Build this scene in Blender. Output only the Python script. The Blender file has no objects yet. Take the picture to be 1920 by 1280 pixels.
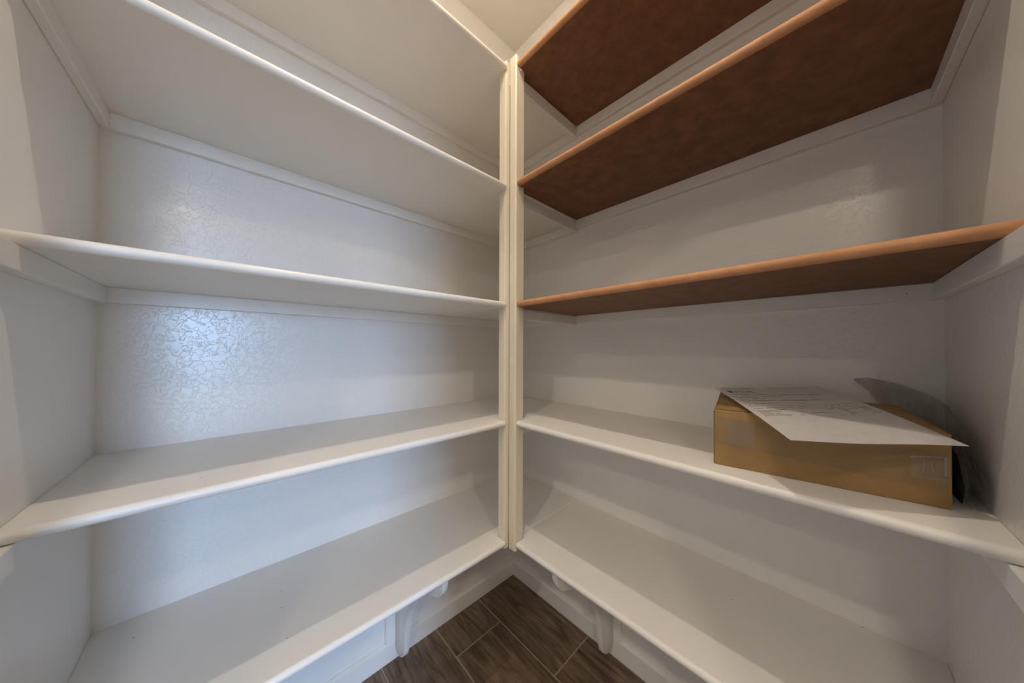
import bpy, bmesh, math, random
from mathutils import Vector, Matrix

# ------------------------------------------------------------------ measurements (metres)
# x runs along the left wall away from the corner, y along the right wall, z is up.
LU, LV, H = 1.3054, 1.3041, 2.74          # pantry wall lengths, ceiling height
DL, DR = 0.3986, 0.3895                   # shelf depths, left and right run
T = 0.019                                 # shelf thickness
ZL = {1: 2.1227, 2: 1.7146, 3: 1.3141, 4: 0.9138, 5: 0.5134}
ZR = {1: 2.1291, 2: 1.7268, 3: 1.3171, 4: 0.9154, 5: 0.5105}
CH, CT = 0.036, 0.016                     # cleat height and thickness
KX, KY = 5.0, 5.0                         # kitchen beyond the pantry door

sc = bpy.context.scene
col = sc.collection

# ------------------------------------------------------------------ camera
th = math.pi * 1.25 + 0.0308
ph, roll = 0.0088, 0.0032
f = Vector((math.cos(th) * math.cos(ph), math.sin(th) * math.cos(ph), math.sin(ph)))
r0 = Vector((math.sin(th), -math.cos(th), 0))
u0 = r0.cross(f)
rr = r0 * math.cos(roll) + u0 * math.sin(roll)
uu = -r0 * math.sin(roll) + u0 * math.cos(roll)
cd = bpy.data.cameras.new('camera')
cam = bpy.data.objects.new('camera', cd)
col.objects.link(cam)
m = Matrix((rr, uu, -f)).transposed().to_4x4()
m.translation = Vector((1.0781, 1.1395, 1.1671))
cam.matrix_world = m
cd.sensor_width = 36.0
cd.lens = 557.365 / 1920 * 36
cd.shift_x = (960 - 962.0) / 1920
cd.shift_y = (648.02 - 640) / 1920
cd.clip_start = 0.01
sc.camera = cam

# ------------------------------------------------------------------ daylight, exposure
w = bpy.data.worlds.new('sky')
sc.world = w
w.use_nodes = True
bg = w.node_tree.nodes['Background']
bg.inputs[0].default_value = (0.39, 0.62, 1.0, 1)
SKY = 17.0
bg.inputs[1].default_value = SKY
BULB, CAN = 1900.0, 190.0                   # radiance of the pantry bulb and the kitchen downlights
vs = sc.view_settings
vs.view_transform = 'Standard'
vs.look = 'None'
vs.gamma = 1.0
vs.exposure = 1.0
vs.use_curve_mapping = False
sc.cycles.max_bounces = 12                # a white room: let the light bounce on
sc.cycles.diffuse_bounces = 9
sc.cycles.adaptive_threshold = 0.02
WX0, WX1, WZ0, WZ1 = 1.00, 2.00, 0.12, 2.20   # kitchen patio-door window opening in the wall y = KY
pd = bpy.data.lights.new('window_portal', 'AREA')
pd.shape = 'RECTANGLE'
pd.size, pd.size_y = WX1 - WX0, WZ1 - WZ0
pd.cycles.is_portal = True
po = bpy.data.objects.new('window_portal', pd)
col.objects.link(po)
po.location = ((WX0 + WX1) / 2, KY + 0.11, (WZ0 + WZ1) / 2)
po.rotation_euler = (-math.pi / 2, 0, 0)

# ------------------------------------------------------------------ materials
def new_mat(name):
    mt = bpy.data.materials.new(name)
    mt.use_nodes = True
    nt = mt.node_tree
    return mt, nt, nt.nodes['Principled BSDF']

def coords(nt, kind='Object', scale=(1, 1, 1)):
    tc = nt.nodes.new('ShaderNodeTexCoord')
    mp = nt.nodes.new('ShaderNodeMapping')
    mp.inputs['Scale'].default_value = scale
    nt.links.new(tc.outputs[kind], mp.inputs['Vector'])
    return mp.outputs['Vector']

def noise(nt, vec, scale, detail=3, rough=0.5, dist=0.0):
    n = nt.nodes.new('ShaderNodeTexNoise')
    n.inputs['Scale'].default_value = scale
    n.inputs['Detail'].default_value = detail
    n.inputs['Roughness'].default_value = rough
    n.inputs['Distortion'].default_value = dist
    nt.links.new(vec, n.inputs['Vector'])
    return n.outputs['Fac']

def ramp(nt, fac, stops):
    r = nt.nodes.new('ShaderNodeValToRGB')
    e = r.color_ramp.elements
    while len(e) < len(stops):
        e.new(0.5)
    for el, (p, c) in zip(e, stops):
        el.position = p
        el.color = (c if isinstance(c, tuple) else (c, c, c)) + (1,)
    nt.links.new(fac, r.inputs['Fac'])
    return r.outputs['Color']

def bump(nt, b, height, strength, distance):
    bp = nt.nodes.new('ShaderNodeBump')
    bp.inputs['Strength'].default_value = strength
    bp.inputs['Distance'].default_value = distance
    nt.links.new(height, bp.inputs['Height'])
    nt.links.new(bp.outputs['Normal'], b.inputs['Normal'])
    return bp

def wall_paint(name, colour, rough, strength):
    """Semi-gloss paint over a hand-trowelled skip texture: flat islands with curly edges."""
    mt, nt, b = new_mat(name)
    b.inputs['Base Color'].default_value = colour + (1,)
    b.inputs['Roughness'].default_value = rough
    v = coords(nt)
    isl = ramp(nt, noise(nt, v, 60, 5, 0.58, 0.8), [(0.492, 0.0), (0.538, 1.0)])
    fine = noise(nt, v, 240, 2)
    mx = nt.nodes.new('ShaderNodeMath')
    mx.operation = 'MULTIPLY_ADD'
    nt.links.new(fine, mx.inputs[0])
    mx.inputs[1].default_value = 0.10
    nt.links.new(isl, mx.inputs[2])
    bump(nt, b, mx.outputs[0], strength, 0.0007)
    return mt

def paint(name, colour, rough=0.38, stip=0.12, scale=420):
    mt, nt, b = new_mat(name)
    v = coords(nt)
    c = ramp(nt, noise(nt, v, 5, 4), [(0.3, tuple(x * 0.975 for x in colour)), (0.7, colour)])
    nt.links.new(c, b.inputs['Base Color'])
    b.inputs['Roughness'].default_value = rough
    bump(nt, b, noise(nt, v, scale, 2), stip, 0.0004)
    return mt

def plain(name, colour, rough=0.5, metal=0.0):
    mt, nt, b = new_mat(name)
    v = coords(nt)
    c = ramp(nt, noise(nt, v, 60, 2), [(0.3, tuple(x * 0.93 for x in colour)), (0.7, colour)])
    nt.links.new(c, b.inputs['Base Color'])
    b.inputs['Roughness'].default_value = rough
    b.inputs['Metallic'].default_value = metal
    return mt

M = {}
M['wall'] = wall_paint('skip_trowel_wall_paint', (0.78, 0.76, 0.72), 0.24, 0.55)
M['wall_mid'] = wall_paint('skip_trowel_wall_paint_lighter', (0.78, 0.76, 0.72), 0.27, 0.36)
M['wall_smooth'] = wall_paint('skip_trowel_wall_paint_sanded', (0.78, 0.76, 0.72), 0.30, 0.10)
M['shelf'] = paint('off_white_shelf_paint', (0.81, 0.785, 0.74), 0.36)
M['trim'] = paint('off_white_trim_paint', (0.80, 0.78, 0.74), 0.33)
M['cream'] = paint('cream_primed_moulding', (0.76, 0.70, 0.56), 0.45, 0.06)
M['ceiling'] = wall_paint('ceiling_paint', (0.74, 0.72, 0.67), 0.6, 0.25)
M['concrete'] = plain('pale_patio_concrete', (0.30, 0.27, 0.23), 0.9)
M['hole'] = plain('dark_nail_hole', (0.03, 0.025, 0.02), 0.9)

def mdf(name, base, dark):
    mt, nt, b = new_mat(name)
    v = coords(nt)
    a = noise(nt, v, 26, 6, 0.65, 0.4)
    c = ramp(nt, a, [(0.30, dark), (0.72, base)])
    nt.links.new(c, b.inputs['Base Color'])
    b.inputs['Roughness'].default_value = 0.62
    bump(nt, b, noise(nt, v, 500, 3), 0.12, 0.0004)
    return mt
M['mdf'] = mdf('raw_brown_mdf_with_shade', (0.25, 0.112, 0.048), (0.145, 0.060, 0.025))  # board colour darkened to paint in the shade under the shelves
M['mdf_edge'] = mdf('sanded_mdf_edge_with_light', (0.58, 0.29, 0.135), (0.47, 0.225, 0.10))  # sanded nose, made paler still to paint in the light on it

def wood_tile():
    mt, nt, b = new_mat('wood_look_floor_tile')
    tc = nt.nodes.new('ShaderNodeTexCoord')
    oi = nt.nodes.new('ShaderNodeObjectInfo')
    ad = nt.nodes.new('ShaderNodeVectorMath')
    ad.operation = 'ADD'
    sc2 = nt.nodes.new('ShaderNodeMath')
    sc2.operation = 'MULTIPLY'
    sc2.inputs[1].default_value = 37.0
    nt.links.new(oi.outputs['Random'], sc2.inputs[0])
    nt.links.new(tc.outputs['Object'], ad.inputs[0])
    nt.links.new(sc2.outputs[0], ad.inputs[1])
    mp = nt.nodes.new('ShaderNodeMapping')
    mp.inputs['Scale'].default_value = (1.0, 0.13, 1.0)
    nt.links.new(ad.outputs[0], mp.inputs['Vector'])
    g1 = noise(nt, mp.outputs['Vector'], 26, 8, 0.62, 1.6)
    g2 = noise(nt, mp.outputs['Vector'], 110, 4, 0.6, 0.5)
    mx = nt.nodes.new('ShaderNodeMath')
    mx.operation = 'MULTIPLY_ADD'
    nt.links.new(g2, mx.inputs[0])
    mx.inputs[1].default_value = 0.35
    nt.links.new(g1, mx.inputs[2])
    c = ramp(nt, mx.outputs[0], [(0.42, (0.052, 0.033, 0.020)), (0.60, (0.125, 0.080, 0.049)),
                                 (0.78, (0.22, 0.155, 0.102)), (0.95, (0.34, 0.25, 0.175))])
    nt.links.new(c, b.inputs['Base Color'])
    b.inputs['Roughness'].default_value = 0.42
    bump(nt, b, g2, 0.25, 0.0006)
    return mt
M['tile'] = wood_tile()
M['grout'] = plain('grey_beige_grout', (0.44, 0.375, 0.30), 0.9)

def cardboard(name, base, dark):
    mt, nt, b = new_mat(name)
    v = coords(nt, scale=(1, 1, 1))
    a = noise(nt, v, 18, 5, 0.6)
    c = ramp(nt, a, [(0.3, dark), (0.7, base)])
    nt.links.new(c, b.inputs['Base Color'])
    b.inputs['Roughness'].default_value = 0.72
    wv = nt.nodes.new('ShaderNodeTexWave')
    wv.inputs['Scale'].default_value = 70
    wv.inputs['Distortion'].default_value = 0.6
    nt.links.new(v, wv.inputs['Vector'])
    bump(nt, b, wv.outputs['Fac'], 0.05, 0.0004)
    return mt
M['card'] = cardboard('brown_cardboard', (0.35, 0.215, 0.082), (0.275, 0.165, 0.06))
M['card_dark'] = cardboard('cardboard_cut_edge', (0.20, 0.13, 0.06), (0.12, 0.08, 0.04))
M['paper'] = plain('white_printer_paper', (0.87, 0.855, 0.84), 0.65)
M['ink'] = plain('grey_black_print', (0.06, 0.056, 0.056), 0.6)
M['navy'] = plain('navy_logo_print', (0.025, 0.03, 0.055), 0.6)

def film(name, tint, alpha, rough, wrinkle=0.5, clear=0.98, streak=0.0):
    """Thin clear plastic: part see-through, part glossy and milky."""
    mt, nt, b = new_mat(name)
    b.inputs['Base Color'].default_value = tint + (1,)
    b.inputs['Roughness'].default_value = rough
    v = coords(nt)
    bump(nt, b, noise(nt, v, 60, 4, 0.6, 1.0), wrinkle, 0.003)
    tr = nt.nodes.new('ShaderNodeBsdfTransparent')
    tr.inputs[0].default_value = (clear, clear, clear, 1)
    mx = nt.nodes.new('ShaderNodeMixShader')
    mx.inputs[0].default_value = alpha
    if streak:                                       # folds where the film doubles up look milkier
        sv = coords(nt, scale=(1.0, 1.0, 0.35))
        c = ramp(nt, noise(nt, sv, 70, 4, 0.6, 1.5), [(0.40, alpha), (0.72, min(1.0, alpha + streak))])
        nt.links.new(c, mx.inputs[0])
    nt.links.new(tr.outputs[0], mx.inputs[1])
    nt.links.new(b.outputs[0], mx.inputs[2])
    nt.links.new(mx.outputs[0], nt.nodes['Material Output'].inputs['Surface'])
    return mt
M['bag'] = film('smoky_plastic_bag_film', (0.40, 0.37, 0.33), 0.07, 0.22, 0.8, 0.88, 0.22)
M['tape'] = film('clear_packing_tape', (0.62, 0.54, 0.42), 0.13, 0.12, 0.9)
M['crease'] = film('milky_crease_highlight', (0.70, 0.64, 0.54), 0.22, 0.12, 0.9)  # milky tint paints the highlights along the tape creases
M['tape_thin'] = film('thin_clear_tape', (0.40, 0.34, 0.24), 0.07, 0.15, 0.4)
M['glass'] = film('window_glass', (0.8, 0.85, 0.9), 0.06, 0.05, 0.0)
M['bagdark'] = plain('black_print_and_gap_shade', (0.012, 0.011, 0.011), 0.5)

def emit(name, colour, strength):
    mt = bpy.data.materials.new(name)
    mt.use_nodes = True
    nt = mt.node_tree
    nt.nodes.remove(nt.nodes['Principled BSDF'])
    e = nt.nodes.new('ShaderNodeEmission')
    e.inputs[0].default_value = colour + (1,)
    e.inputs[1].default_value = strength
    nt.links.new(e.outputs[0], nt.nodes['Material Output'].inputs['Surface'])
    return mt
M['bulb'] = emit('warm_bulb_glow', (1.0, 0.87, 0.72), BULB)
M['can'] = emit('downlight_glow', (1.0, 0.85, 0.69), CAN)
M['metal'] = plain('white_enamel', (0.75, 0.74, 0.72), 0.35)

# ------------------------------------------------------------------ mesh helpers
def link(name, me, mat, parent=None):
    o = bpy.data.objects.new(name, me)
    col.objects.link(o)
    if mat is not None:
        me.materials.append(mat)
    if parent is not None:
        o.parent = parent
        o.matrix_parent_inverse = parent.matrix_world.inverted()
    return o

def bm_obj(name, bm, mat, parent=None, smooth=None):
    bmesh.ops.recalc_face_normals(bm, faces=bm.faces)
    me = bpy.data.meshes.new(name)
    bm.to_mesh(me)
    bm.free()
    if smooth is not None:
        for p in me.polygons:
            p.use_smooth = True
        me.set_sharp_from_angle(angle=math.radians(smooth))
    return link(name, me, mat, parent)

def add_box(bm, a, b, bevel=0.0, seg=1):
    vs_ = [bm.verts.new((x, y, z)) for x in (a[0], b[0]) for y in (a[1], b[1]) for z in (a[2], b[2])]
    q = ((0, 1, 3, 2), (4, 6, 7, 5), (0, 4, 5, 1), (2, 3, 7, 6), (0, 2, 6, 4), (1, 5, 7, 3))
    fs = [bm.faces.new([vs_[i] for i in t]) for t in q]
    if bevel:
        es = list({e for fc in fs for e in fc.edges})
        bmesh.ops.bevel(bm, geom=es, offset=bevel, segments=seg, affect='EDGES', profile=0.5)

def box(name, a, b, mat, parent=None, bevel=0.0, seg=1):
    bm = bmesh.new()
    add_box(bm, a, b, bevel, seg)
    return bm_obj(name, bm, mat, parent)

def add_prism(bm, pts, frame, d0, d1):
    """pts: 2-D outline; frame(p, d) -> 3-D point; closed prism from d0 to d1."""
    A = [bm.verts.new(frame(p, d0)) for p in pts]
    B = [bm.verts.new(frame(p, d1)) for p in pts]
    n = len(pts)
    bm.faces.new(A)
    bm.faces.new(B[::-1])
    for i in range(n):
        j = (i + 1) % n
        bm.faces.new((A[i], B[i], B[j], A[j]))

def prism(name, pts, frame, d0, d1, mat, parent=None, smooth=None, bevel=0.0):
    bm = bmesh.new()
    add_prism(bm, pts, frame, d0, d1)
    if bevel:
        bmesh.ops.bevel(bm, geom=list(bm.edges), offset=bevel, segments=2, affect='EDGES', profile=0.5)
    return bm_obj(name, bm, mat, parent, smooth)

UP = lambda p, d: (p[0], p[1], d)            # plan outline extruded in z
ALX = lambda p, d: (d, p[0], p[1])           # section (y, z) extruded along x
ALY = lambda p, d: (p[0], d, p[1])           # section (x, z) extruded along y

def empty(name, loc):
    o = bpy.data.objects.new(name, None)
    col.objects.link(o)
    o.location = loc
    o.empty_display_size = 0.05
    bpy.context.view_layer.update()
    return o

def tag(o, label, cat, group=None):
    o['label'] = label
    o['category'] = cat
    if group:
        o['group'] = group
    return o

def struct(o):
    o['kind'] = 'structure'
    return o

def nail(parent, p, n, r=0.0013):
    """a small dark nail hole: a thin disc standing a hair proud of the surface"""
    n = Vector(n).normalized()
    a = n.orthogonal().normalized()
    b = n.cross(a)
    c = Vector(p) + n * 0.0001
    ring = [c + (a * math.cos(k * math.pi / 3) + b * math.sin(k * math.pi / 3)) * r for k in range(6)]
    me = bpy.data.meshes.new('nail_hole')
    me.from_pydata([tuple(q) for q in ring] + [tuple(q - n * 0.0004) for q in ring], [],
                   [list(range(6))] + [[i, i + 6, (i + 1) % 6 + 6, (i + 1) % 6] for i in range(6)])
    return link('nail_hole', me, M['hole'], parent)

# ------------------------------------------------------------------ the room shell
struct(box('wall_left', (-0.1, -0.1, -0.05), (KX + 0.1, 0, H), M['wall']))
struct(box('wall_right', (-0.1, 0, -0.05), (0, KY + 0.1, H), M['wall_mid']))
struct(box('ceiling', (-0.1, -0.1, H), (KX + 0.2, KY + 0.25, H + 0.1), M['ceiling']))
A_, S0 = 0.66, 1.965                          # where the returns meet the angled door wall
L0, L1 = (1.266, 0.699), (1.351, 0.784)       # left jamb, inner and outer corner
R0, R1 = (0.699, 1.266), (0.784, 1.351)
struct(prism('wall_left_return', [(LU, 0), (LU, A_), L0, L1, (LU + 0.11, 0.72), (LU + 0.11, 0)], UP, -0.02, H, M['wall_smooth']))
struct(prism('wall_right_return', [(0, LV), (A_, LV), R0, R1, (0.72, LV + 0.11), (0, LV + 0.11)], UP, -0.02, H, M['wall_mid']))
struct(prism('wall_door_header', [L0, R0, R1, L1], UP, 2.06, H, M['wall']))
# kitchen shell the doorway opens to
struct(box('wall_kitchen_side', (KX, 0, -0.05), (KX + 0.1, KY, H), M['wall']))
bm = bmesh.new()
add_box(bm, (0, KY, -0.05), (WX0, KY + 0.1, H))
add_box(bm, (WX1, KY, -0.05), (KX + 0.1, KY + 0.1, H))
add_box(bm, (WX0, KY, -0.05), (WX1, KY + 0.1, WZ0))
add_box(bm, (WX0, KY, WZ1), (WX1, KY + 0.1, H))
struct(bm_obj('wall_kitchen_window', bm, M['wall']))
win = struct(empty('window_1', ((WX0 + WX1) / 2, KY + 0.05, WZ0)))
bm = bmesh.new()
for a, b in (((WX0, KY + 0.03, WZ0), (WX0 + 0.04, KY + 0.08, WZ1)), ((WX1 - 0.04, KY + 0.03, WZ0), (WX1, KY + 0.08, WZ1)),
             ((WX0 + 0.04, KY + 0.03, WZ0), (WX1 - 0.04, KY + 0.08, WZ0 + 0.04)),
             ((WX0 + 0.04, KY + 0.03, WZ1 - 0.04), (WX1 - 0.04, KY + 0.08, WZ1))):
    add_box(bm, a, b)
bm_obj('window_frame', bm, M['trim'], win)
box('window_pane', (WX0 + 0.04, KY + 0.053, WZ0 + 0.04), (WX1 - 0.04, KY + 0.057, WZ1 - 0.04), M['glass'], win)

struct(box('ground_outside', (-30, KY + 0.25, -0.4), (30, 60, -0.1), M['concrete']))

# floor: grout bed with wood-look plank tiles laid along y
PW, PL, G = 0.2195, 0.912, 0.0048
floor = struct(box('floor', (0, 0, -0.06), (2.43, 2.43, -0.0016), M['grout']))
struct(prism('floor_kitchen', [(2.43, 0), (KX, 0), (KX, KY), (0, KY), (0, 2.43), (2.43, 2.43)], UP, -0.06, 0, M['tile']))
first_joint = [0.463, 0.170, 0.775, 0.463, 0.170, 0.775, 0.30, 0.60, 0.10, 0.45, 0.8, 0.2]
for k in range(11):
    x0, x1 = max(0.001, 0.236 + (k - 1) * PW), 0.236 + k * PW
    cuts = [0.001] + [first_joint[k] + i * PL for i in range(4)]
    for y0, y1 in zip(cuts, cuts[1:]):
        y1 = min(y1, 2.43)
        if y1 - y0 < 0.03 or y0 > 2.4:
            continue
        box('floor_tile', (x0 + G / 2, y0 + G / 2, -0.0016), (x1 - G / 2, y1 - G / 2, 0), M['tile'], floor, 0.0007)

# base rails, stiles and panels of the wainscot under the bottom shelves
BT, BH = 0.016, 0.071
def rail_section(s):
    return [(0, 0.0), (BT, 0.0), (BT, BH - 0.007), (BT - 0.009, BH), (0, BH)]
struct(prism('baseboard_left', rail_section(1), ALX, 0.0, LU, M['trim']))
struct(prism('baseboard_right', rail_section(1), ALY, BT, LV, M['trim']))
struct(box('baseboard_left_return', (LU - BT, BT, 0), (LU, A_ - 0.03, BH), M['trim'], None, 0.002))
struct(box('baseboard_right_return', (BT, LV - BT, 0), (A_ - 0.03, LV, BH), M['trim'], None, 0.002))
struct(box('trim_1', (0.004, 0.0, BH), (LU, 0.004, ZL[5] - T / 2 - CH), M['trim']))
struct(box('trim_2', (0.0, 0.004, BH), (0.004, LV, ZR[5] - T / 2 - CH), M['trim']))
struct(box('trim_3', (0.572, 0.004, BH - 0.007), (0.661, BT, ZL[5] - T / 2 - CH), M['trim'], None, 0.004))
struct(box('trim_4', (0.004, 0.512, BH - 0.007), (BT, 0.602, ZR[5] - T / 2 - CH), M['trim'], None, 0.004))

# ------------------------------------------------------------------ shelves
NX0, NX1, NY0, NY1 = 0.352, 0.4135, 0.3565, 0.4235       # notch the corner post stands in

def nose(depth, z, n=10):
    """shelf section (d, z): back edge at 0, full bullnose at depth"""
    r = T / 2
    pts = [(0.0, z - r), (depth - r, z - r)]
    pts += [(depth - r + r * math.sin(a), z - r * math.cos(a)) for a in [math.pi * i / n for i in range(1, n)]]
    return pts + [(depth - r, z + r), (0.0, z + r)]

def slab(d0, d1, z):
    return [(d0, z - T / 2), (d1, z - T / 2), (d1, z + T / 2), (d0, z + T / 2)]

def left_shelf(k, label):
    z = ZL[k]
    e = tag(empty('wall_shelf', (LU / 2, 0, z - T / 2)), label, 'shelf', 'white painted shelves along the left wall')
    bm = bmesh.new()
    add_prism(bm, nose(DL, z), ALX, 0.0015, NX0)
    add_prism(bm, slab(0.0, NY0, z), ALX, NX0, NX1)
    add_prism(bm, nose(DL, z), ALX, NX1, LU - 0.0005)
    bm_obj('board', bm, M['shelf'], e, 40)
    zt, zb = z - T / 2, z - T / 2 - CH
    box('back_cleat', (0.0, 0.0, zb), (LU, CT, zt), M['trim'], e, 0.0015)
    box('side_cleat', (LU - CT, CT, zb), (LU, 0.49, zt), M['trim'], e, 0.0015)
    box('end_cleat', (0.0, CT, zb), (CT, DL + 0.0005, zt), M['trim'], e, 0.0015)
    box('joint_cleat', (CT + 0.001, DL - 0.016, zb), (NX0, DL + 0.0005, zt), M['trim'], e, 0.0015)
    return e

def right_shelf(k, label, raw, group):
    z = ZR[k]
    e = tag(empty('wall_shelf', (0, LV / 2, z - T / 2)), label, 'shelf', group)
    y0 = DL + 0.0008
    if raw:
        bm = bmesh.new()
        add_prism(bm, slab(0.0, NX0, z), ALY, y0, NY1)
        add_prism(bm, slab(0.0, DR - 0.0125, z), ALY, NY1, LV - 0.0005)
        bm_obj('board', bm, M['mdf'], e)
        ns = [(DR - 0.0125 if p[0] == 0 else p[0], p[1]) for p in nose(DR, z)]
        bm = bmesh.new()
        add_prism(bm, ns, ALY, NY1, LV - 0.0005)
        bm_obj('front_edge', bm, M['mdf_edge'], e, 40)
    else:
        bm = bmesh.new()
        add_prism(bm, slab(0.0, NX0, z), ALY, y0, NY1)
        add_prism(bm, nose(DR, z), ALY, NY1, LV - 0.0005)
        bm_obj('board', bm, M['shelf'], e, 40)
    zt, zb = z - T / 2, z - T / 2 - CH
    box('back_cleat', (0.0, y0, zb), (CT, LV, zt), M['trim'], e, 0.0015)
    box('side_cleat', (CT, LV - CT, zb), (0.49, LV, zt), M['trim'], e, 0.0015)
    return e

left_names = {1: 'topmost white shelf on the left wall, its smooth underside seen from below',
              2: 'second white shelf from the top on the left wall, rising out of frame',
              3: 'white shelf on the left wall at about eye level, seen slightly from below',
              4: 'white shelf on the left wall seen from above, second from the bottom',
              5: 'lowest white shelf on the left wall, carried by a curved bracket'}
LS = {k: left_shelf(k, left_names[k]) for k in ZL}
raw_g, white_g = 'unpainted brown shelves along the right wall', 'white painted shelves along the right wall'
RS = {1: right_shelf(1, 'topmost raw brown fibreboard shelf on the right wall', True, raw_g),
      2: right_shelf(2, 'middle one of the three raw brown fibreboard shelves, large dark underside', True, raw_g),
      3: right_shelf(3, 'lowest raw brown fibreboard shelf, at eye level above the cardboard box', True, raw_g),
      4: right_shelf(4, 'white shelf on the right wall carrying the cardboard box', False, white_g),
      5: right_shelf(5, 'lowest white shelf on the right wall, empty, below the box', False, white_g)}
for x, y in ((0.981, 0.142), (0.986, 0.207), (0.986, 0.313), (1.234, 0.080)):
    nail(LS[5], (x, y, ZL[5] + T / 2), (0, 0, 1), 0.0012)
for x, y in ((1.207, 0.276), (1.120, 0.332), (0.872, 0.247), (0.846, 0.252)):
    nail(LS[4], (x, y, ZL[4] + T / 2), (0, 0, 1), 0.0010)
for x, y, k in ((0.135, 0.964, 5), (0.005, 1.053, 5), (0.005, 1.190, 5)):
    nail(RS[k], (x, y, ZR[k] + T / 2), (0, 0, 1), 0.0012)
nail(RS[3], (CT, 1.255, ZR[3] - T / 2 - 0.019), (1, 0, 0), 0.0012)
nail(RS[3], (CT + 0.006, LV - CT, ZR[3] - T / 2 - 0.018), (0, -1, 0), 0.0014)
nail(RS[1], (CT, 0.60, ZR[1] - T / 2 - 0.030), (1, 0, 0), 0.0012)

# ------------------------------------------------------------------ corner post
post = tag(empty('corner_post', (0.39, 0.39, 0.497)),
           'cream vertical corner post of moulding strips where the two shelf runs meet', 'post')
ZB, ZT = 0.494, 2.148
def strip(name, pts, z0, z1):
    return prism(name, pts, UP, z0, z1, M['cream'], post, None, 0.0012)
a = strip('left_moulding', [(0.3935, 0.3755), (0.4115, 0.3755), (0.4115, 0.3868), (0.4085, 0.391), (0.3935, 0.391)], ZB, ZT)
b = strip('right_moulding', [(0.378, 0.3915), (0.3925, 0.3915), (0.3925, 0.4165), (0.3885, 0.4215), (0.378, 0.4215)], ZB - 0.004, ZT + 0.014)
strip('left_backing', [(0.3930, 0.3575), (0.4105, 0.3575), (0.4105, 0.3750), (0.3930, 0.3750)], ZB + 0.012, ZT - 0.03)
strip('right_backing', [(0.3535, 0.3930), (0.3775, 0.3930), (0.3775, 0.4208), (0.3535, 0.4208)], ZB + 0.012, ZT - 0.03)
for k in ZL:
    z = ZL[k] - 0.004
    nail(a, (0.4015, 0.391, z), (0, 1, 0), 0.0012)
    nail(b, (0.3925, 0.407, z + 0.003), (1, 0, 0), 0.0012)

# ------------------------------------------------------------------ brackets under the lowest shelves
PROF = [(0.0165, 0.5035), (0.0165, 0.050), (0.024, 0.037), (0.040, 0.031), (0.058, 0.036), (0.075, 0.046), (0.090, 0.062),
        (0.098, 0.088), (0.101, 0.140), (0.108, 0.185), (0.121, 0.228), (0.143, 0.275), (0.174, 0.318), (0.215, 0.358),
        (0.258, 0.388), (0.292, 0.402), (0.318, 0.408), (0.338, 0.420), (0.352, 0.440), (0.360, 0.465), (0.361, 0.5035)]
def bracket(label, wall, c0, c1, ztop, nails):
    loc = ((c0 + c1) / 2, 0.0165, 0.03) if wall == 'left' else (0.0165, (c0 + c1) / 2, 0.03)
    e = tag(empty('shelf_bracket', loc), label, 'bracket', 'curved brackets under the lowest shelves')
    pr = [(d, ztop if z > 0.5 else z) for d, z in PROF]
    bm = bmesh.new()
    add_prism(bm, pr, ALX if wall == 'left' else ALY, c0, c1)
    es = [ed for ed in bm.edges if abs((ed.verts[0].co - ed.verts[1].co)[0 if wall == 'left' else 1]) < 1e-6]
    bmesh.ops.bevel(bm, geom=es, offset=0.003, segments=2, affect='EDGES', profile=0.5)
    bm_obj('scroll', bm, M['trim'], e, 35)
    p = (c1 - 0.006, 0.097, 0.066) if wall == 'left' else (0.082, c1 - 0.004, 0.050)
    n = (0.2, 1, -0.5) if wall == 'left' else (1, 0.2, -0.6)
    nail(e, p, n, 0.0022)
    return e
bracket('white scroll bracket under the lowest left shelf, lit bluish on one side', 'left', 0.606, 0.626, ZL[5] - T / 2, 1)
bracket('white scroll bracket under the lowest right shelf, in brown shadow', 'right', 0.553, 0.573, ZR[5] - T / 2, 1)

# ------------------------------------------------------------------ cardboard box on the fourth right shelf
ZS = ZR[4] + T / 2
FL, FR, BR, BL = Vector((0.336, 0.972)), Vector((0.287, 1.266)), Vector((0.045, 1.240)), Vector((0.062, 0.927))
ZTF, ZTB = 1.0390, 1.0490
bx_ = tag(empty('cardboard_box', (0.17, 1.10, ZS)), 'taped brown cardboard box lying on the white right shelf under a printed sheet', 'box')
bm = bmesh.new()
lo = [bm.verts.new((p.x, p.y, ZS + 0.0003)) for p in (FL, FR, BR, BL)]
hi = [bm.verts.new((p.x, p.y, zz)) for p, zz in ((FL, ZTF), (FR, ZTF), (BR, ZTB), (BL, ZTB))]
bm.faces.new(lo)
for i in range(4):
    bm.faces.new((lo[i], lo[(i + 1) % 4], hi[(i + 1) % 4], hi[i]))
bm.faces.new(hi)
bmesh.ops.bevel(bm, geom=list(bm.edges), offset=0.0016, segments=2, affect='EDGES', profile=0.5)
bm_obj('carton', bm, M['card'], bx_, 50)
fx = (FR - FL).normalized()
fy = Vector((fx.y, -fx.x))                          # out of the front face
if fy.x < 0:
    fy = -fy
FLEN = (FR - FL).length
def on_front(s, z, d=0.0):
    p = FL + fx * s + fy * d
    return (p.x, p.y, z)
def sheet(name, pts, mat, parent, th=0.0004):
    """thin plate through 3-D corner points"""
    vs_ = [Vector(p) for p in pts]
    n = (vs_[1] - vs_[0]).cross(vs_[2] - vs_[0]).normalized() * th
    me = bpy.data.meshes.new(name)
    k = len(vs_)
    me.from_pydata([tuple(p) for p in vs_] + [tuple(p + n) for p in vs_], [],
                   [list(range(k)), list(range(k, 2 * k))[::-1]] + [[i, i + k, (i + 1) % k + k, (i + 1) % k] for i in range(k)])
    return link(name, me, mat, parent)
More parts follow.
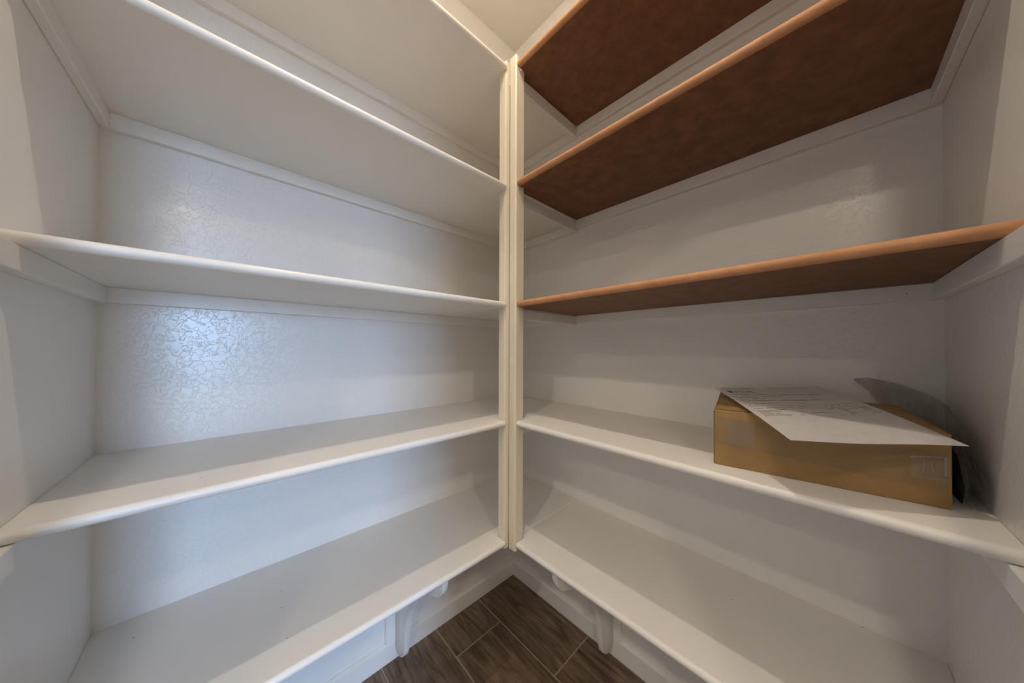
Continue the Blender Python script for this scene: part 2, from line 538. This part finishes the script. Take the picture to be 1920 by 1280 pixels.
# top flaps: the left one stands a little proud and carries the sheet of paper
def flap(name, a, b, c, d, th=0.002):
    bm = bmesh.new()
    lo_ = [bm.verts.new(p) for p in (a, b, c, d)]
    hi_ = [bm.verts.new((p[0], p[1], p[2] + th)) for p in (a, b, c, d)]
    bm.faces.new(lo_[::-1]); bm.faces.new(hi_)
    for i in range(4):
        bm.faces.new((lo_[i], lo_[(i + 1) % 4], hi_[(i + 1) % 4], hi_[i]))
    return bm_obj(name, bm, M['card'], bx_)
def on_top(s, d, z):
    p = FL + fx * s - fy * d
    return (p.x, p.y, z)
flap('left_flap', on_top(0.004, 0.004, ZTF + 0.0012), on_top(0.055, 0.006, ZTF + 0.0012), on_top(0.055, 0.12, 1.0525), on_top(0.004, 0.12, 1.0535))
sheet('corner_gap', [on_front(-0.0008, ZS + 0.003, 0.0004), on_front(0.0008, ZS + 0.003, 0.0006), on_front(0.0008, ZTF - 0.001, 0.0006), on_front(-0.0008, ZTF - 0.001, 0.0004)], M['card_dark'], bx_)
def front_patch(name, q, d, mat, th):
    sheet(name, [on_front(a_, z_, d) for a_, z_ in q], mat, bx_, th)
front_patch('front_tape', [(0.018, 0.974), (0.0665, 0.969), (0.0670, 1.0186), (0.018, 1.0188)], 0.0003, M['tape'], 0.0002)
front_patch('front_tape', [(0.001, 0.971), (0.295, 0.950), (0.295, 1.010), (0.001, 1.026)], 0.0002, M['tape_thin'], 0.0001)
front_patch('front_tape', [(0.259, 0.966), (0.2955, 0.966), (0.2958, 1.006), (0.259, 0.999)], 0.0004, M['tape'], 0.0002)
for q in ([(0.259, 0.9965), (0.289, 1.0025), (0.289, 1.0038), (0.259, 0.9990)], [(0.267, 0.9683), (0.294, 0.9697), (0.294, 0.9708), (0.267, 0.9690)],
          [(0.2905, 0.975), (0.2930, 0.975), (0.2930, 1.002), (0.2905, 1.003)], [(0.2700, 0.976), (0.2710, 0.976), (0.2725, 0.995), (0.2712, 0.995)],
          [(0.2795, 0.978), (0.2805, 0.978), (0.2790, 0.993), (0.2780, 0.993)]):
    front_patch('tape_crease', q, 0.0008, M['crease'], 0.0002)

# ------------------------------------------------------------------ printed letter sheet lying over the box
E0, B0, D0 = Vector((0.2145, 0.9403, 1.0722)), Vector((0.4408, 1.0960, 1.0218)), Vector((0.0924, 1.1181, 1.0789))
es_ = (D0 - E0).normalized()
et_ = B0 - E0
et_ = (et_ - es_ * et_.dot(es_)).normalized()
en_ = et_.cross(es_).normalized()
if en_.z < 0:
    en_ = -en_
PWD, PHT = 0.2159, 0.2794
def on_paper(s, t, lift=0.0):
    bow = 0.0035 * math.sin(math.pi * max(0, min(1, t / PHT))) + 0.0010 * math.sin(7 * s / PWD + 2 * t / PHT)
    return E0 + es_ * s + et_ * t + en_ * (bow + lift + 0.0018)
top_edge = [(0.0, 0.0), (0.0088, -0.002), (0.0089, 0.017), (0.0145, 0.019), (0.0150, 0.004), (0.0858, 0.0145),
            (0.0866, 0.032), (0.0965, 0.032), (0.1150, 0.005), (PWD, 0.0)]
def t_top(s):
    for (a0, b0), (a1, b1) in zip(top_edge, top_edge[1:]):
        if a0 <= s <= a1:
            return b0 + (b1 - b0) * (s - a0) / max(1e-9, a1 - a0)
    return 0.0
def sheet_of_paper(name, label, mapf, lift):
    e = tag(empty(name, tuple(mapf(0.1, 0.14, 0))), label, 'paper')
    ss = sorted({p[0] for p in top_edge} | {PWD * i / 18 for i in range(19)})
    bm = bmesh.new()
    NT = 22
    g = [[bm.verts.new(mapf(s, t_top(s) + (PHT - t_top(s)) * j / NT, lift)) for j in range(NT + 1)] for s in ss]
    for i in range(len(ss) - 1):
        for j in range(NT):
            bm.faces.new((g[i][j], g[i][j + 1], g[i + 1][j + 1], g[i + 1][j]))
    bmesh.ops.solidify(bm, geom=list(bm.faces), thickness=0.0003)
    bm_obj('page', bm, M['paper'], e, 30)
    return e
pap = sheet_of_paper('printed_sheet', 'white printed letter page draped over the front of the cardboard box', on_paper, 0.0)
TXT = """.0100 .0236 .0716 .0236|.0115 .0645 .0474 .0645|.0591 .0670 .0869 .0665|.1060 .0630 .1259 .0630|.1337 .0604 .1530 .0600|.1633 .0600 .1827 .0600
.0104 .0795 .0184 .0795|.0238 .0810 .0598 .0810|.0644 .0800 .1040 .0770|.0110 .0910 .0538 .0910|.0092 .0990 .0296 .0985|.0380 .0975 .0644 .0950
.0110 .1070 .0895 .1050|.0923 .1001 .1410 .0980|.0108 .1215 .0214 .1215|.0096 .1310 .0528 .1262|.0574 .1215 .0735 .1220|.0107 .1368 .0157 .1366
.0109 .1443 .0188 .1440|.0371 .1490 .0690 .1470|.0765 .1407 .0864 .1400|.0988 .1374 .1067 .1366|.0114 .1549 .0286 .1530|.0126 .1638 .0426 .1613
.0476 .1557 .0649 .1557|.0121 .1701 .0532 .1650|.0129 .1741 .0295 .1725|.0119 .1794 .0335 .1780|.0384 .1755 .0458 .1751|.0127 .1866 .0592 .1815
.0761 .1774 .0823 .1771|.0122 .1917 .0159 .1915|.1239 .0985 .1396 .0980|.1452 .0953 .1534 .0945|.1411 .1334 .1463 .1332|.1522 .1330 .1566 .1328
.1637 .1318 .1680 .1316|.1760 .1313 .1814 .1307|.1917 .1291 .1992 .1284|.1398 .1470 .1491 .1466|.1550 .1452 .1659 .1452|.1735 .1446 .1846 .1450
.1912 .1419 .2033 .1420|.1907 .1497 .2032 .1500|.1566 .1528 .1664 .1523|.1576 .1580 .1653 .1577|.1597 .1662 .1695 .1663|.1551 .1725 .1619 .1722
.1912 .1543 .2063 .1556|.1929 .1650 .2075 .1630|.0989 .1676 .1263 .1648"""
RULES = [(.0110, .1130, .1990, .0930), (.0371, .1509, .2038, .1361), (.0200, .1400, .1978, .1208), (.0115, .0700, .1900, .0640)]
random.seed(5)
def print_patch(bm, s0, t0, s1, t1, h):
    p = [on_paper(s0, t0, 0.0002), on_paper(s1, t1, 0.0002), on_paper(s1, t1 + h, 0.0002), on_paper(s0, t0 + h, 0.0002)]
    q = [v + en_ * 0.0001 for v in p]
    a_ = [bm.verts.new(v) for v in p]
    b_ = [bm.verts.new(v) for v in q]
    bm.faces.new(b_)
    for i in range(4):
        bm.faces.new((a_[i], a_[(i + 1) % 4], b_[(i + 1) % 4], b_[i]))
bm = bmesh.new()
for ln in TXT.replace('\n', '|').split('|'):
    s0, t0, s1, t1 = map(float, ln.split())
    s = s0
    while s < s1:
        wd = random.uniform(0.0008, 0.0032)                   # word-sized marks of the small print
        e1 = min(s + wd, s1)
        fr = lambda q: t0 + (t1 - t0) * (q - s0) / (s1 - s0)
        print_patch(bm, s, fr(s), e1, fr(e1), 0.0016)
        s = e1 + random.uniform(0.0005, 0.0010)
o = bm_obj('small_print', bm, M['ink'], pap)
o['kind'] = 'stuff'
bm = bmesh.new()
for s0, t0, s1, t1 in RULES:
    for i in range(12):
        a0, a1 = i / 12, (i + 1) / 12
        print_patch(bm, s0 + (s1 - s0) * a0, t0 + (t1 - t0) * a0, s0 + (s1 - s0) * a1, t0 + (t1 - t0) * a1, 0.0004)
bm_obj('ruled_lines', bm, M['ink'], pap)
# letterhead: slanted emblem and the word ENCORE
bm = bmesh.new()
for s0, s1, ta, tb in ((0.0125, 0.0235, 0.0395, 0.0420), (0.0140, 0.0235, 0.0432, 0.0465), (0.0150, 0.0225, 0.0478, 0.0540)):
    print_patch(bm, s0, ta, s1, ta, tb - ta)
bm_obj('logo_emblem', bm, M['navy'], pap)
def lettering(name, text, size, width, mapf, mat, parent):
    cu = bpy.data.curves.new(name, 'FONT')
    cu.body = text
    cu.size = size
    cu.resolution_u = 3
    tmp = bpy.data.objects.new(name, cu)
    col.objects.link(tmp)
    bpy.context.view_layer.update()
    me = bpy.data.meshes.new_from_object(tmp.evaluated_get(bpy.context.evaluated_depsgraph_get()))
    bpy.data.objects.remove(tmp)
    bpy.data.curves.remove(cu)
    xs = [v.co.x for v in me.vertices]
    k = width / (max(xs) - min(xs))
    x0 = min(xs)
    for v in me.vertices:
        v.co = mapf((v.co.x - x0) * k, v.co.y)
    me.name = name
    return link(name, me, mat, parent)
lettering('logo_lettering', 'ENCORE', 0.0155, 0.0375, lambda x, y: on_paper(0.0262 + x, 0.0535 - y, 0.00035), M['navy'], pap)

# ------------------------------------------------------------------ crumpled plastic bag behind the box
random.seed(11)
bag = tag(empty('plastic_bag', (0.15, 1.285, ZS)), 'crumpled smoky clear plastic bag stuffed behind the right end of the box', 'bag')
ridge = [(0.018, 1.180, 1.098), (0.020, 1.200, 1.101), (0.022, 1.226, 1.098), (0.026, 1.250, 1.090), (0.050, 1.274, 1.081), (0.095, 1.281, 1.072),
         (0.140, 1.285, 1.062), (0.175, 1.286, 1.052), (0.205, 1.286, 1.034), (0.232, 1.287, 1.014), (0.252, 1.288, 0.990), (0.268, 1.288, 0.962)]
bm = bmesh.new()
rows = []
NB = 9
for i, (x, y, z) in enumerate(ridge):
    row = []
    for j in range(-NB, NB + 1):
        q = j / NB
        foot = max(ZS + 0.001, z - (0.004, 0.030, 0.080)[i]) if i < 3 else ZS + 0.001    # the free end tapers to a tip
        zz = foot + (z - foot) * (1 - abs(q) ** 1.6)
        spread = 0.010 * math.sin(math.pi * min(1, abs(q) * 0.9))
        nx, ny = (-0.95, -0.2) if i < 4 else (-0.10, 1.0)
        sgn = 1 if q > 0 else -1
        jx, jy = random.uniform(-1, 1) * 0.0035, random.uniform(-1, 1) * 0.0035
        px = min(max(x + nx * spread * sgn * 0.6 + jx, 0.004), 0.34)
        py = y + ny * spread * sgn + jy
        if i < 4:
            px = min(px, 0.034)
        else:
            py = max(py, 1.2715)
        py = min(py, LV - 0.003)
        row.append(bm.verts.new((px, py, zz + random.uniform(-1, 1) * 0.003 * (1 - abs(q)))))
    rows.append(row)
for r1, r2 in zip(rows, rows[1:]):
    for j in range(2 * NB):
        bm.faces.new((r1[j], r1[j + 1], r2[j + 1], r2[j]))
bmesh.ops.subdivide_edges(bm, edges=list(bm.edges), cuts=1, use_grid_fill=True, smooth=0.6)
bm_obj('film', bm, M['bag'], bag, 60)
sheet('painted_gap_shade', [(0.150, 1.2770, ZS + 0.004), (0.262, 1.2785, ZS + 0.006), (0.270, 1.2800, ZS + 0.030), (0.235, 1.2790, ZS + 0.075), (0.160, 1.2780, ZS + 0.085)], M['bagdark'], bag, 0.0006)  # dark sheet painting the shade in the gap beside the box
lettering('bag_print', '900', 0.014, 0.030, lambda x, y: Vector((0.252 + x * 0.75 + y * 0.2, 1.2925, 0.992 - x * 0.85 + y * 0.7)), M['bagdark'], bag)

# ------------------------------------------------------------------ lamps
def lathe(name, prof, c, mat, parent, n=24):
    bm = bmesh.new()
    rings = []
    for r, z in prof:
        rings.append([bm.verts.new((c[0] + max(r, 1e-5) * math.cos(2 * math.pi * i / n), c[1] + max(r, 1e-5) * math.sin(2 * math.pi * i / n), z)) for i in range(n)])
    for a_, b_ in zip(rings, rings[1:]):
        for i in range(n):
            bm.faces.new((a_[i], a_[(i + 1) % n], b_[(i + 1) % n], b_[i]))
    bmesh.ops.remove_doubles(bm, verts=list(bm.verts), dist=1e-4)
    return bm_obj(name, bm, mat, parent, 40)
AC = (0.84, 0.78)
lamp = tag(empty('recessed_downlight', (AC[0], AC[1], H)), 'small recessed downlight in the pantry ceiling, straight above the floor, out of frame', 'lamp')
lathe('trim_ring', [(0.017, H), (0.045, H), (0.043, H - 0.004), (0.018, H - 0.006), (0.017, H)], AC, M['metal'], lamp)
lathe('lens', [(0.015 * math.cos(a), H - 0.007 - 0.005 * math.sin(a)) for a in [math.pi / 2 * i / 6 for i in range(7)]], AC, M['bulb'], lamp, 16)
for c, lb in (((1.37, 2.70), 'recessed kitchen downlight in line with the left wall'), ((2.45, 1.32), 'recessed kitchen downlight in line with the right wall'),
              ((2.5, 2.6), 'added unseen kitchen downlight straight out from the pantry door'),  # this and the next three are added, unseen, to raise the ambient light
              ((3.7, 1.5), 'added unseen kitchen downlight by the far side wall'), ((1.6, 3.9), 'added unseen kitchen downlight in front of the patio window'),
              ((3.6, 3.7), 'added unseen kitchen downlight in the far corner of the kitchen')):
    e = tag(empty('recessed_downlight', (c[0], c[1], H)), lb, 'lamp', 'recessed kitchen downlights')
    lathe('trim_ring', [(0.065, H), (0.088, H), (0.086, H - 0.006), (0.066, H - 0.008), (0.065, H)], c, M['metal'], e)
    lathe('lens', [(0, H - 0.003), (0.064, H - 0.003)], c, M['can'], e, 16)
